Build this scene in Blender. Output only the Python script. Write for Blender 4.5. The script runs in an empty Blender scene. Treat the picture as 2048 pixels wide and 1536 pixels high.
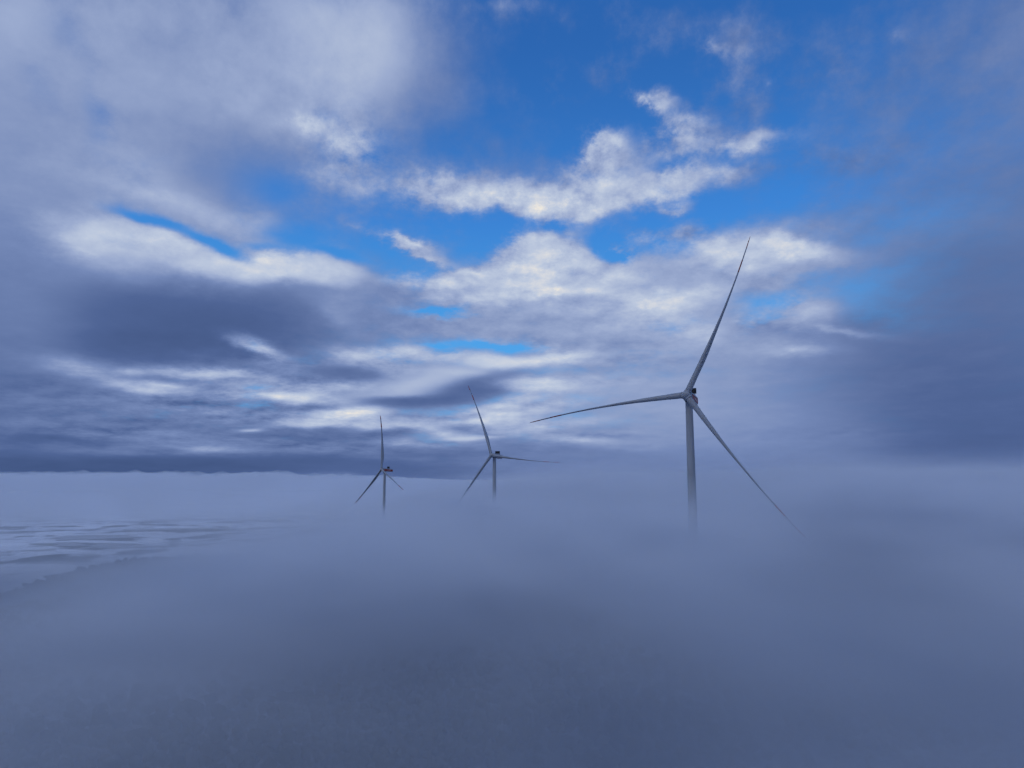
import bpy, bmesh, math, random
import numpy as np
from mathutils import Vector, Matrix

scene = bpy.context.scene
col = scene.collection
rng = np.random.default_rng(7)
R = math.radians
sin, cos = math.sin, math.cos

# ------------------------------------------------------------------ camera
CAM_F = 1420.0 / 2048.0           # focal length / sensor width
PITCH = math.atan((958 - 768) / 1420.0)
cam_d = bpy.data.cameras.new('camera')
cam_d.sensor_width = 36.0
cam_d.lens = 36.0 * CAM_F
cam_d.clip_start = 0.5
cam_d.clip_end = 200000.0
cam = bpy.data.objects.new('camera', cam_d)
col.objects.link(cam)
cam.location = (0, 0, 0)
cam.rotation_euler = (math.pi / 2 + PITCH, 0, 0)
scene.camera = cam


def sky_dir(x, y):
    """direction in the world seen at a point of the 2048 x 1536 photograph (used for the cloud chart of the sky)"""
    v = ((x - 1024) / 1420.0, 1.0, -(y - 768) / 1420.0)
    c, s = cos(PITCH), sin(PITCH)
    d = Vector((v[0], v[1] * c - v[2] * s, v[1] * s + v[2] * c)).normalized()
    return d


def azel(x, y):
    d = sky_dir(x, y)
    return Vector((math.degrees(math.atan2(d.x, d.y)), math.degrees(math.asin(d.z))))


def lin(r, g, b):
    f = lambda c: c / 12.92 if c <= 0.04045 else ((c + 0.055) / 1.055) ** 2.4
    return (f(r / 255), f(g / 255), f(b / 255))


# ------------------------------------------------------------------ small node compiler
class G:
    def __init__(self, tree):
        self.t = tree
        self.n = tree.nodes
        self.l = tree.links

    def new(self, typ, **kw):
        nd = self.n.new(typ)
        for k, v in kw.items():
            setattr(nd, k, v)
        return nd

    def put(self, sock, v):
        if isinstance(v, bpy.types.NodeSocket):
            self.l.new(v, sock)
        elif v is not None:
            sock.default_value = v

    def math(self, op, a, b=None, c=None, clamp=False):
        nd = self.new('ShaderNodeMath', operation=op, use_clamp=clamp)
        for i, v in enumerate((a, b, c)):
            if v is not None:
                self.put(nd.inputs[i], v)
        return nd.outputs[0]

    def vmath(self, op, a, b=None, c=None, out=0):
        nd = self.new('ShaderNodeVectorMath', operation=op)
        for i, v in enumerate((a, b, c)):
            if v is not None:
                self.put(nd.inputs[i], v)
        return nd.outputs[out]

    def scale(self, v, s):
        nd = self.new('ShaderNodeVectorMath', operation='SCALE')
        self.put(nd.inputs[0], v)
        self.put(nd.inputs['Scale'], s)
        return nd.outputs[0]

    def comb(self, x, y, z=0.0):
        nd = self.new('ShaderNodeCombineXYZ')
        for i, v in enumerate((x, y, z)):
            self.put(nd.inputs[i], v)
        return nd.outputs[0]

    def sep(self, v):
        nd = self.new('ShaderNodeSeparateXYZ')
        self.put(nd.inputs[0], v)
        return nd.outputs

    def noise(self, v, scale, detail=4, rough=0.5, dist=0.0, lac=2.0, color=False, dims='3D'):
        nd = self.new('ShaderNodeTexNoise', noise_dimensions=dims)
        self.put(nd.inputs['Vector'], v)
        nd.inputs['Scale'].default_value = scale
        nd.inputs['Detail'].default_value = detail
        nd.inputs['Roughness'].default_value = rough
        nd.inputs['Lacunarity'].default_value = lac
        nd.inputs['Distortion'].default_value = dist
        return nd.outputs['Color' if color else 'Fac']

    def smooth(self, v, a, b):
        nd = self.new('ShaderNodeMapRange', interpolation_type='SMOOTHSTEP')
        self.put(nd.inputs['Value'], v)
        self.put(nd.inputs['From Min'], a)
        self.put(nd.inputs['From Max'], b)
        return nd.outputs[0]

    def mixv(self, f, a, b):
        nd = self.new('ShaderNodeMix', data_type='VECTOR', clamp_factor=True)
        self.put(nd.inputs[0], f)
        self.put(nd.inputs[4], a)
        self.put(nd.inputs[5], b)
        return nd.outputs[1]

    def mixc(self, f, a, b, blend='MIX'):
        nd = self.new('ShaderNodeMix', data_type='RGBA', blend_type=blend, clamp_factor=True)
        self.put(nd.inputs[0], f)
        self.put(nd.inputs[6], a)
        self.put(nd.inputs[7], b)
        return nd.outputs[2]

    def ramp(self, v, stops, interp='LINEAR'):
        nd = self.new('ShaderNodeValToRGB')
        self.put(nd.inputs[0], v)
        cr = nd.color_ramp
        cr.interpolation = interp
        while len(cr.elements) > 1:
            cr.elements.remove(cr.elements[-1])
        cr.elements[0].position = stops[0][0]
        cr.elements[0].color = (*stops[0][1], 1)
        for p, c in stops[1:]:
            e = cr.elements.new(p)
            e.color = (*c, 1)
        return nd.outputs[0]


# ------------------------------------------------------------------ world: Nishita sky with a layer of procedural clouds
SUN_EL, SUN_AZ = R(38), R(222)      # azimuth clockwise from +Y: behind the camera, to the left
STRENGTH = 0.1
SPLIT_DEPTH = 4
K_LEFT, K_NEAR, K_FAR = 0.0045, 0.0185, 0.028      # density of the fog per metre
FOG_COL = (0.92, 0.955, 0.999, 1)
SEA_COL = (0.91, 0.945, 0.99, 1)
FOG_DEEP_SHADE = (0.31, 0.40, 0.54, 1)  # shade of the deep fog put into its colour
world = bpy.data.worlds.new('World')
scene.world = world
world.use_nodes = True
wt = world.node_tree
wt.nodes.clear()
g = G(wt)
out = g.new('ShaderNodeOutputWorld')
tc = g.new('ShaderNodeTexCoord')
dirv = tc.outputs['Generated']
dx, dy, dz = g.sep(dirv)

sky = g.new('ShaderNodeTexSky', sky_type='NISHITA')
sky.sun_disc = False
sky.sun_elevation = SUN_EL
sky.sun_rotation = SUN_AZ
sky.altitude = 600
sky.air_density = 1.0
sky.dust_density = 0.4
sky.ozone_density = 3.0
blue = sky.outputs[0]

az = g.math('MULTIPLY', g.math('ARCTAN2', dx, dy), 57.29578)
el = g.math('MULTIPLY', g.math('ARCSINE', dz), 57.29578)
p0 = g.comb(az, el, 0.0)

# cloud-plane coordinates: the texture of the clouds flattens towards the horizon
den = g.math('ADD', g.math('MAXIMUM', dz, 0.0), 0.22)
q = g.comb(g.math('DIVIDE', dx, den), g.math('DIVIDE', dy, den), 0.0)
qs = g.comb(g.math('MULTIPLY', az, 0.06),
            g.math('MULTIPLY', g.math('LOGARITHM', g.math('ADD', g.math('MAXIMUM', el, 0.0), 7.0), math.e), 2.5), 0.0)   # flattened low in the sky

warp1 = g.vmath('SUBTRACT', g.noise(qs, 1.7, 2, 0.5, color=True), (0.5, 0.5, 0.5))
warp2 = g.vmath('SUBTRACT', g.noise(qs, 5.5, 5, 0.62, color=True), (0.5, 0.5, 0.5))
wlow = g.math('MULTIPLY_ADD', g.smooth(el, 2.0, 22.0), 0.6, 0.4)      # calmer low in the sky, where the layers lie flat
w1 = g.scale(warp1, wlow)
w2 = g.scale(warp2, wlow)
psoft = g.vmath('MULTIPLY_ADD', w1, (2.6, 1.5, 0.0), p0)
psoft = g.vmath('MULTIPLY_ADD', w2, (1.5, 0.9, 0.0), psoft)
pcrisp = g.vmath('MULTIPLY_ADD', w1, (2.6, 1.5, 0.0), p0)
pcrisp = g.vmath('MULTIPLY_ADD', w2, (3.6, 2.2, 0.0), pcrisp)

# Every brush of the cloud chart: centre, radii, tilt (degrees, clockwise), strength, cover, tone, detail, edge
#   edge 's' soft haze-like, 'c' crisp cumulus edge, 'h' smooth but definite edge
BRUSH = []


def br(cx, cy, rx, ry, ang, w, A, T, D=0.3, e='s'):
    BRUSH.append((cx, cy, rx, ry, ang, w, A, T, D, e))


# --- upper left: large soft cloud close to the camera
br(230, 130, 560, 330, 0, 1, 1.0, 0.53, 0.28)
br(560, 160, 300, 190, 10, 1, 1.0, 0.53, 0.25)
br(850, 150, 120, 130, 0, .8, 0.75, 0.36, 0.15)
br(60, 420, 260, 260, 0, 1, 1.0, 0.48, 0.12)
br(420, 330, 220, 90, 10, .9, 0.85, 0.40, 0.12)
br(500, 350, 110, 60, 10, .7, 0.55, 0.36, 0.12)
br(560, 380, 70, 40, 0, .8, 0.2, 0.4, 0.1)
br(720, 100, 105, 95, -30, .8, 1.0, 0.78, 0.25)
br(630, 40, 70, 55, 20, .6, 1.0, 0.72, 0.1)
br(30, 20, 90, 60, 0, .6, 1.0, 0.66, 0.1)
br(300, 200, 100, 100, 0, .4, 1, 0.56, 0.1)
# wisps
br(690, 300, 80, 70, 30, .9, 0.62, 0.62, 0.6, 'c')
br(620, 240, 30, 22, 0, .7, 0.75, 0.74, 0.6, 'c')
br(735, 285, 22, 18, 0, .7, 0.75, 0.74, 0.6, 'c')
br(260, 335, 95, 50, 25, .8, 0.9, 0.62, 0.3)
br(300, 395, 120, 22, 18, .9, 0.85, 0.70, 0.4)
br(440, 450, 100, 28, 16, .9, 0.9, 0.68, 0.4)
br(510, 455, 45, 28, -10, .8, 0.9, 0.66, 0.4)
br(490, 500, 55, 20, 0, .7, 0.7, 0.60, 0.3)
# clear strip over the great left cloud
br(210, 405, 30, 14, 0, .6, .8, .62, .3)
# the great left cloud
br(120, 620, 230, 180, 0, 1, 1.0, 0.34, 0.1)
br(400, 620, 340, 120, 4, 1, 1.0, 0.30, 0.1)
br(640, 600, 110, 70, 10, 1, 1.0, 0.34, 0.1)
br(225, 492, 105, 46, 14, 1, 1.0, 0.82, 0.45, 'c')
br(190, 462, 60, 22, 0, .8, 1.0, 0.95, 0.25)
br(340, 508, 105, 36, 22, 1, 1.0, 0.82, 0.45, 'c')
br(450, 538, 90, 28, 14, 1, 1.0, 0.86, 0.4, 'h')
br(570, 530, 100, 30, -4, 1, 1.0, 0.86, 0.45, 'c')
br(660, 545, 90, 28, 8, .95, 1.0, 0.82, 0.4, 'h')
br(300, 440, 70, 9, 18, .9, 0.05, 0.5, 0.2)
br(420, 490, 80, 10, 24, .95, 0.0, 0.5, 0.2)
br(530, 497, 50, 8, 0, .6, 0.1, 0.5, 0.2)
br(600, 480, 90, 24, 8, .8, 0.1, 0.5, 0.2)
br(690, 510, 60, 9, 14, .9, 0.0, 0.5, 0.2)
br(230, 550, 130, 45, 0, .7, 1.0, 0.56, 0.15)
br(400, 645, 300, 60, 3, .95, 1.0, 0.13, 0.1)
br(250, 610, 160, 50, 5, .7, 1.0, 0.16, 0.1)
br(350, 700, 270, 36, 3, .9, 1.0, 0.10, 0.12, 'h')
br(690, 640, 60, 18, 30, .7, 1.0, 0.55, 0.25)
br(520, 700, 48, 14, 22, .9, 0.9, 0.78, 0.6, 'c')
br(540, 722, 40, 8, 6, .9, 1.0, 0.14, 0.5, 'c')
# left edge, murk
br(30, 640, 110, 120, 0, .8, 1.0, 0.33, 0.1)
br(20, 850, 170, 120, 0, .9, 1.0, 0.18, 0.1)
# --- centre: cumulus rows
br(965, 300, 140, 60, 0, .8, 0.35, 0.28, 0.2)
br(1000, 350, 260, 30, 0, .6, 0.5, 0.32, 0.2)
br(905, 385, 105, 38, 4, 1, 1.0, 0.75, 0.65, 'c')
br(1050, 402, 110, 28, 4, 1, 1.0, 0.75, 0.65, 'c')
br(1190, 392, 100, 34, -4, 1, 1.0, 0.75, 0.7, 'c')
br(1330, 370, 110, 32, -8, .95, 0.95, 0.78, 0.6, 'c')
br(1460, 352, 80, 20, -10, .8, 0.75, 0.66, 0.6, 'c')
br(1260, 335, 90, 45, -10, .7, 0.75, 0.62, 0.4)
br(1215, 305, 50, 44, -30, 1, 1.0, 0.75, 0.7, 'c')
br(1372, 265, 62, 32, -14, 1, 1.0, 0.75, 0.7, 'c')
br(1490, 285, 120, 22, -8, .9, 0.85, 0.72, 0.6, 'c')
br(1310, 203, 42, 22, 20, .9, 0.9, 0.78, 0.6, 'c')
br(1350, 415, 40, 12, -10, .7, 0.7, 0.66, 0.7, 'c')
br(818, 488, 62, 14, 18, .95, 0.95, 0.80, 0.7, 'c')
br(860, 512, 42, 9, 24, .8, 0.8, 0.66, 0.7, 'c')
br(1340, 330, 40, 12, -20, .6, 0.2, 0.5, 0.5, 'c')
# --- centre right: large bright mass
br(1130, 610, 260, 90, 0, 1, 1.0, 0.62, 0.35)
br(1080, 525, 90, 52, -25, 1, 1.0, 0.80, 0.7, 'c')
br(1190, 545, 90, 40, 10, .8, 1.0, 0.70, 0.7, 'c')
br(1400, 560, 200, 70, 0, 1, 1.0, 0.62, 0.3)
br(1505, 502, 115, 28, 4, 1, 1.0, 0.82, 0.5, 'c')
br(1620, 512, 130, 36, 4, 1, 1.0, 0.72, 0.5, 'c')
br(1650, 452, 90, 24, 0, .85, 0.9, 0.66, 0.4)
br(1760, 470, 120, 60, 0, .7, 0.8, 0.46, 0.25)
br(1680, 560, 80, 26, 10, .6, .75, 0.52, 0.3)
br(1340, 470, 110, 26, -4, .7, 0.6, 0.56, 0.6, 'c')
br(1222, 505, 36, 22, 35, .95, 0.0, 0.5, 0.7, 'c')
br(1130, 470, 60, 16, 30, .6, 0.2, 0.5, 0.7, 'c')
br(1400, 600, 170, 40, 0, .6, 1.0, 0.50, 0.35)
br(1100, 592, 70, 14, 0, .8, 1.0, 0.84, 0.7, 'c')
br(1320, 612, 75, 30, 0, .85, 1.0, 0.86, 0.6, 'c')
br(900, 570, 95, 16, 4, .9, 0.95, 0.76, 0.6, 'c')
br(920, 602, 90, 16, 4, .9, 0.95, 0.72, 0.6, 'c')
br(780, 590, 70, 26, 10, .8, 0.95, 0.38, 0.3)
br(850, 650, 150, 28, 0, .9, 1.0, 0.38, 0.35)
br(1020, 660, 170, 22, 3, .9, 1.0, 0.50, 0.35)
br(870, 624, 60, 8, 4, .8, 0.2, 0.6, 0.6, 'c')
br(1200, 660, 120, 26, 0, .8, 1.0, 0.56, 0.4)
br(1250, 650, 60, 22, 0, .5, 1.0, 0.70, 0.5)
br(1370, 690, 80, 26, 0, .8, 1.0, 0.76, 0.5)
br(1480, 690, 60, 26, 0, .6, 1.0, 0.66, 0.4)
# right: blue windows and grey cloud
br(1560, 605, 80, 18, 0, .9, 0.0, 0.5, 0.4)
br(1510, 640, 30, 18, 0, .8, 0.15, 0.5, 0.7, 'c')
br(1760, 580, 130, 46, -5, .9, 0.12, 0.4, 0.25)
br(1560, 652, 60, 10, 0, .7, 0.9, 0.36, 0.5, 'c')
br(1632, 634, 58, 38, 10, 1, 1.0, 0.78, 0.55, 'c')
br(1560, 720, 230, 50, 0, .9, 1.0, 0.50, 0.35)
br(1690, 690, 140, 40, 0, .9, 1.0, 0.42, 0.3)
br(1320, 800, 260, 110, 0, .9, 1.0, 0.56, 0.18)
br(1550, 820, 200, 80, 0, .8, 1.0, 0.50, 0.15)
br(2080, 420, 340, 470, 0, .85, 0.85, 0.27, 0.12)
br(1850, 330, 270, 210, 0, .55, 0.6, 0.27, 0.2)
br(1990, 620, 240, 220, 0, .7, 0.9, 0.22, 0.08)
br(1850, 760, 260, 130, 0, .8, 1.0, 0.22, 0.1)
br(2000, 850, 260, 110, 0, .7, 1.0, 0.16, 0.12)
br(2060, 70, 160, 170, 0, .8, 0.85, 0.40, 0.12)
br(1850, 200, 140, 120, 0, .4, 0.42, 0.27, 0.15)
br(1750, 440, 240, 40, 0, .5, 0.5, 0.34, 0.3)
br(1770, 640, 100, 20, -6, .6, 0.8, 0.25, 0.25)
# thin veils in the upper right
br(1330, 40, 160, 55, 10, .7, 0.5, 0.36, 0.35)
br(1490, 120, 90, 80, -40, .75, 0.6, 0.38, 0.5)
br(1230, 150, 130, 50, -30, .6, 0.42, 0.32, 0.45)
br(1660, 130, 140, 60, 0, .7, 0.52, 0.32, 0.4)
br(1690, 110, 40, 20, -30, .4, 0.5, 0.42, 0.6, 'c')
br(1480, 220, 160, 45, -20, .65, 0.45, 0.32, 0.45)
br(1640, 330, 180, 45, -10, .7, 0.52, 0.32, 0.45)
br(1900, 120, 230, 230, 0, .6, 0.55, 0.30, 0.25)
br(1080, 25, 130, 35, 0, .6, 0.48, 0.36, 0.45)
br(1420, 60, 130, 60, 0, .5, 0.42, 0.42, 0.4)
br(1415, 95, 40, 14, 0, .6, 0.6, 0.52, 0.7, 'c')
br(1545, 160, 20, 12, 0, .5, 0.5, 0.5, 0.7, 'c')
br(1010, 8, 60, 14, 0, .6, 0.6, 0.52, 0.4)
br(1110, 170, 30, 40, 30, .4, 0.35, 0.4, 0.7, 'c')
br(1800, 70, 20, 20, 0, .4, 0.5, 0.4, 0.7, 'c')
# --- lower sky: layered stratus
br(250, 820, 420, 80, 0, .8, 1.0, 0.28, 0.4)
br(600, 780, 200, 60, 0, .9, 1.0, 0.42, 0.58)
br(420, 790, 110, 22, 0, .7, 1.0, 0.44, 0.58)
br(170, 740, 80, 18, 14, .8, 1.0, 0.54, 0.58)
br(300, 777, 70, 12, 4, .85, 1.0, 0.72, 0.5)
br(400, 746, 90, 9, 3, .85, 1.0, 0.72, 0.58)
br(270, 745, 35, 8, 0, .6, 1.0, 0.6, 0.58)
br(580, 770, 100, 12, 6, .7, 1.0, 0.70, 0.58)
br(580, 795, 80, 9, 4, .8, 1.0, 0.74, 0.58)
br(780, 740, 120, 30, 0, .8, 1.0, 0.46, 0.58)
br(720, 706, 46, 14, 6, .85, 1.0, 0.76, 0.58)
br(820, 702, 46, 13, 0, .9, 1.0, 0.84, 0.58)
br(700, 745, 80, 15, 2, .9, 1.0, 0.22, 0.15, 'h')
br(1000, 695, 66, 6, 5, .75, 0.0, 0.6, 0.7, 'c')
br(880, 690, 30, 5, 4, .7, 0.25, 0.6, 0.7, 'c')
br(985, 722, 80, 15, 3, 1, 1.0, 0.95, 0.3, 'h')
br(1085, 722, 50, 11, -4, .9, 1.0, 0.90, 0.3)
br(880, 725, 70, 14, -6, .6, 1.0, 0.66, 0.3)
# the lens-shaped cloud
br(880, 778, 175, 36, -6, 1, 1.0, 0.44, 0.1, 'h')
br(830, 765, 120, 20, -14, .9, 1.0, 0.70, 0.1)
br(920, 742, 70, 9, 0, .8, 1.0, 0.72, 0.12)
br(955, 778, 95, 26, -14, .95, 1.0, 0.20, 0.12, 'h')
br(820, 802, 130, 13, -1, .9, 1.0, 0.18, 0.15, 'h')
br(1080, 772, 56, 13, 4, .85, 1.0, 0.76, 0.3)
br(690, 830, 90, 19, -4, .95, 1.0, 0.86, 0.6, 'h')
br(600, 845, 40, 7, 4, .9, 1.0, 0.86, 0.55)
br(800, 860, 60, 20, 0, .5, 1.0, 0.50, 0.55)
br(960, 830, 130, 20, -5, .8, 1.0, 0.66, 0.62)
br(1010, 820, 30, 12, 0, .5, 1.0, 0.86, 0.55)
br(870, 862, 60, 9, 14, .85, 1.0, 0.74, 0.55)
br(945, 874, 80, 6, -3, .9, 1.0, 0.82, 0.3)
br(955, 858, 55, 10, 8, .9, 1.0, 0.22, 0.3, 'h')
br(1060, 850, 60, 12, 10, .7, 1.0, 0.52, 0.62)
br(1150, 880, 80, 10, 6, .8, 1.0, 0.68, 0.55)
br(1200, 870, 60, 7, 0, .6, 1.0, 0.40, 0.55)
br(1180, 902, 120, 10, 2, .8, 1.0, 0.34, 0.3)
br(530, 866, 120, 12, 4, .8, 1.0, 0.24, 0.3)
br(690, 866, 150, 14, -2, .9, 1.0, 0.24, 0.3, 'h')
br(500, 863, 24, 4, 0, .9, 1.0, 0.70, 0.3)
br(420, 896, 80, 9, 3, .85, 1.0, 0.58, 0.55)
br(780, 905, 220, 14, 2, .9, 1.0, 0.22, 0.25)
br(1000, 925, 220, 16, 0, .7, 1.0, 0.24, 0.2)
br(300, 932, 500, 22, 0, .95, 1.0, 0.08, 0.15, 'h')
br(780, 938, 250, 18, 2, .9, 1.0, 0.16, 0.12, 'h')
br(1650, 872, 120, 14, 0, .6, 1.0, 0.30, 0.3)
br(1620, 915, 200, 20, 0, .7, 1.0, 0.32, 0.2)
br(1950, 910, 160, 28, 0, .8, 1.0, 0.06, 0.12)
br(1250, 940, 300, 30, 0, .85, 1.0, 0.36, 0.12)
br(1650, 945, 360, 26, 0, .8, 1.0, 0.31, 0.08)
br(1980, 915, 220, 24, 0, .5, 1.0, 0.2, 0.08)
br(1550, 890, 160, 40, 0, .5, 1.0, 0.40, 0.12)
br(500, 835, 150, 16, 3, .6, 1.0, 0.44, 0.62)
br(230, 865, 160, 12, 2, .5, 1.0, 0.36, 0.62)
br(640, 895, 120, 8, 3, .6, 1.0, 0.36, 0.62)
br(120, 880, 130, 10, 0, .5, 1.0, 0.10, 0.3)
br(330, 800, 120, 9, 4, .5, 1.0, 0.20, 0.62)
br(690, 770, 90, 8, 3, .6, 1.0, 0.62, 0.62)
br(620, 812, 70, 7, 3, .6, 1.0, 0.26, 0.55)
br(560, 752, 130, 8, 4, .6, 1.0, 0.28, 0.55)
br(800, 838, 90, 8, -3, .6, 1.0, 0.36, 0.55)
br(740, 850, 40, 8, 0, .6, 1.0, 0.78, 0.62)
br(850, 890, 90, 7, 2, .6, 1.0, 0.60, 0.62)
br(1090, 810, 70, 12, -4, .6, 1.0, 0.72, 0.62)
br(1180, 760, 120, 14, 0, .5, 1.0, 0.66, 0.55)
br(1100, 690, 90, 10, 4, .6, 1.0, 0.48, 0.55)
br(1230, 720, 150, 16, 0, .5, 1.0, 0.50, 0.55)
br(1590, 495, 60, 16, 6, .9, 1.0, 0.86, 0.5, 'c')
br(1450, 535, 70, 20, 0, .7, 1.0, 0.74, 0.62)
br(1400, 660, 60, 16, 0, .7, 1.0, 0.76, 0.5, 'c')
br(1490, 560, 70, 14, 6, .6, 1.0, 0.56, 0.55)
br(1600, 700, 60, 14, 0, .6, 1.0, 0.66, 0.5, 'c')
br(1080, 500, 50, 30, -20, .8, 1.0, 0.84, 0.5, 'c')
br(1160, 520, 40, 22, 0, .7, 1.0, 0.80, 0.5, 'c')
br(1240, 560, 70, 16, 0, .6, 1.0, 0.76, 0.5, 'c')
br(1180, 620, 90, 16, 0, .6, 1.0, 0.54, 0.55)
br(1010, 560, 60, 20, 0, .7, 1.0, 0.78, 0.5, 'c')
br(700, 605, 60, 22, 18, .6, 1.0, 0.46, 0.35)
br(480, 165, 70, 60, 0, .4, 1.0, 0.60, 0.3)
br(330, 260, 120, 60, 0, .4, 1.0, 0.46, 0.3)
br(120, 330, 120, 60, 0, .4, 1.0, 0.56, 0.3)
br(1960, 950, 300, 40, 0, .8, 1.0, 0.29, 0.08)
br(2000, 900, 240, 30, 0, .5, 1.0, 0.17, 0.08)
br(195, 215, 30, 85, 8, .55, 0.42, 0.45, 0.2)
br(145, 65, 42, 70, -20, .5, 0.45, 0.45, 0.2)
br(75, 150, 38, 50, -20, .45, 0.45, 0.45, 0.2)
br(40, 520, 130, 120, 0, .5, 1.0, 0.38, 0.2)
br(1010, 860, 70, 10, 0, .6, 1.0, 0.70, 0.5, 'c')
br(1130, 845, 80, 12, -4, .6, 1.0, 0.72, 0.5)
br(840, 845, 60, 10, 0, .6, 1.0, 0.74, 0.5, 'c')
br(640, 845, 60, 8, 0, .6, 1.0, 0.80, 0.5, 'c')
br(560, 790, 60, 9, 6, .7, 1.0, 0.84, 0.5, 'c')
br(650, 795, 70, 10, 4, .6, 1.0, 0.74, 0.5, 'c')
br(330, 772, 60, 8, 4, .6, 1.0, 0.78, 0.5, 'c')
br(450, 745, 80, 7, 2, .6, 1.0, 0.78, 0.5, 'c')
br(1090, 770, 70, 12, 2, .7, 1.0, 0.82, 0.5, 'c')
br(1040, 800, 60, 16, -20, .6, 1.0, 0.76, 0.5, 'c')
br(990, 835, 70, 12, -6, .6, 1.0, 0.78, 0.5, 'c')
br(1120, 715, 60, 10, -6, .7, 1.0, 0.86, 0.5, 'c')
br(760, 705, 40, 9, 0, .6, 1.0, 0.80, 0.5, 'c')
br(900, 712, 60, 8, -6, .6, 1.0, 0.80, 0.5, 'c')
br(1330, 650, 60, 14, 0, .6, 1.0, 0.74, 0.5, 'c')
br(1250, 690, 90, 10, 2, .6, 1.0, 0.44, 0.4)
br(1080, 640, 110, 9, 2, .6, 1.0, 0.48, 0.4)
br(1180, 590, 60, 9, 4, .6, 1.0, 0.84, 0.5, 'c')
br(960, 545, 60, 8, -4, .6, 1.0, 0.82, 0.5, 'c')
br(1420, 590, 50, 12, -10, .6, 1.0, 0.78, 0.5, 'c')
br(1670, 660, 70, 9, 6, .6, 1.0, 0.62, 0.5, 'c')


# texture shared by all clouds
def puffs(v):
    return g.math('ADD', g.math('MULTIPLY_ADD', g.noise(v, 5.5, 8, 0.64), 1.3, -0.65),
                  g.math('MULTIPLY_ADD', g.noise(v, 2.0, 3, 0.55), 1.0, -0.5))


nn = puffs(qs)
# light from above: bright where the cloud thins upwards, dull underneath
lobes = lambda v: g.math('MULTIPLY', g.noise(v, 2.6, 8, 0.62), 2.0)
relief = g.math('SUBTRACT', lobes(qs), lobes(g.vmath('ADD', qs, (-0.02, 0.07, 0.0))))
# colour of the clear sky
gr = g.smooth(el, 5.0, 36.0)
tint = g.ramp(gr, [(0.0, lin(70, 165, 240)), (0.5, lin(52, 132, 222)), (1.0, lin(36, 100, 184))])
blue_s = g.vmath('MULTIPLY', blue, (0.62, 0.98, 1.1))
blue_s = g.mixc(0.75, blue_s, g.scale(tint, 1.0 / STRENGTH))
cov = g.noise(q, 1.1, 2, 0.5)
START = g.comb(g.math('SUBTRACT', 1.0, g.smooth(el, 1.5, 7.0)), 0.3, 0.3)

# brushes in degrees of azimuth and elevation
PREP = []
for (cx, cy, rx, ry, ang, w, A, T, D, e) in BRUSH:
    c0 = azel(cx, cy)
    a = R(ang)
    ux = (azel(cx + 5 * cos(a), cy + 5 * sin(a)) - c0) / 5.0        # one pixel along the long axis, in degrees
    uy = (azel(cx - 5 * sin(a), cy + 5 * cos(a)) - c0) / 5.0
    sx, sy, rot = rx * ux.length, ry * uy.length, math.atan2(ux.y, ux.x)
    reach = {'s': 2.7, 'c': 2.6, 'h': 1.9}[e]
    ex = reach * math.hypot(sx * cos(rot), sy * sin(rot)) + 2.0
    ey = reach * math.hypot(sx * sin(rot), sy * cos(rot)) + 1.4
    PREP.append((c0, rot, sx, sy, w, A, T, D, e, (c0.x - ex, c0.x + ex, c0.y - ey, c0.y + ey)))


def patch(brushes):
    """background shader of one patch of sky, with only the clouds that reach into it (a node group of its own)"""
    tr = bpy.data.node_groups.new('sky_patch', 'ShaderNodeTree')
    for nm, typ in (('soft', 'NodeSocketVector'), ('crisp', 'NodeSocketVector'), ('texture', 'NodeSocketFloat'), ('relief', 'NodeSocketFloat'),
                    ('clear', 'NodeSocketColor'), ('start', 'NodeSocketVector')):
        tr.interface.new_socket(nm, in_out='INPUT', socket_type=typ)
    tr.interface.new_socket('sky', in_out='OUTPUT', socket_type='NodeSocketShader')
    k = G(tr)
    gi = k.new('NodeGroupInput').outputs
    go = k.new('NodeGroupOutput')
    ps, pc, state = gi['soft'], gi['crisp'], gi['start']
    for bi, (c0, rot, sx, sy, w, A, T, D, e, _) in enumerate(brushes):
        if bi % 14 == 13:
            # orders the evaluation in blocks (a negligible offset), so the shader's memory does not overflow
            ps = k.vmath('MULTIPLY_ADD', state, (1e-7, 1e-7, 0.0), ps)
            pc = k.vmath('MULTIPLY_ADD', state, (1e-7, 1e-7, 0.0), pc)
        mp = k.new('ShaderNodeMapping', vector_type='TEXTURE')
        k.put(mp.inputs['Vector'], pc if e == 'c' else ps)
        mp.inputs['Location'].default_value = (c0.x, c0.y, 0)
        mp.inputs['Rotation'].default_value = (0, 0, rot)
        mp.inputs['Scale'].default_value = (sx, sy, 1)
        r2 = k.vmath('DOT_PRODUCT', mp.outputs[0], mp.outputs[0], out=1)
        if e == 'h':
            r2 = k.math('MULTIPLY', r2, r2)
        wgt = k.math('POWER', 0.42, r2)
        w2 = w * 1.25 if e == 'c' else w
        if w2 != 1:
            wgt = k.math('MULTIPLY', wgt, w2)
        state = k.mixv(wgt, state, (A, T, D))
    cA, cT, cD = k.sep(state)
    n2 = k.math('MULTIPLY', gi['texture'], cD)
    cover = k.smooth(k.math('MULTIPLY_ADD', n2, 1.9, cA), k.math('MULTIPLY_ADD', cD, 0.25, 0.06), k.math('MULTIPLY_ADD', cD, -0.25, 0.98))
    tone = k.math('MULTIPLY_ADD', k.math('MULTIPLY', gi['relief'], k.math('MULTIPLY', cD, cD)), 1.7, k.math('MULTIPLY_ADD', n2, 0.48, cT))
    cloud = k.ramp(tone, CLOUD_RAMP)
    skyc = k.mixc(cover, gi['clear'], cloud)
    b = k.new('ShaderNodeBackground')
    b.inputs['Strength'].default_value = STRENGTH
    tr.links.new(skyc, b.inputs['Color'])
    tr.links.new(b.outputs[0], go.inputs[0])
    return tr


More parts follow.
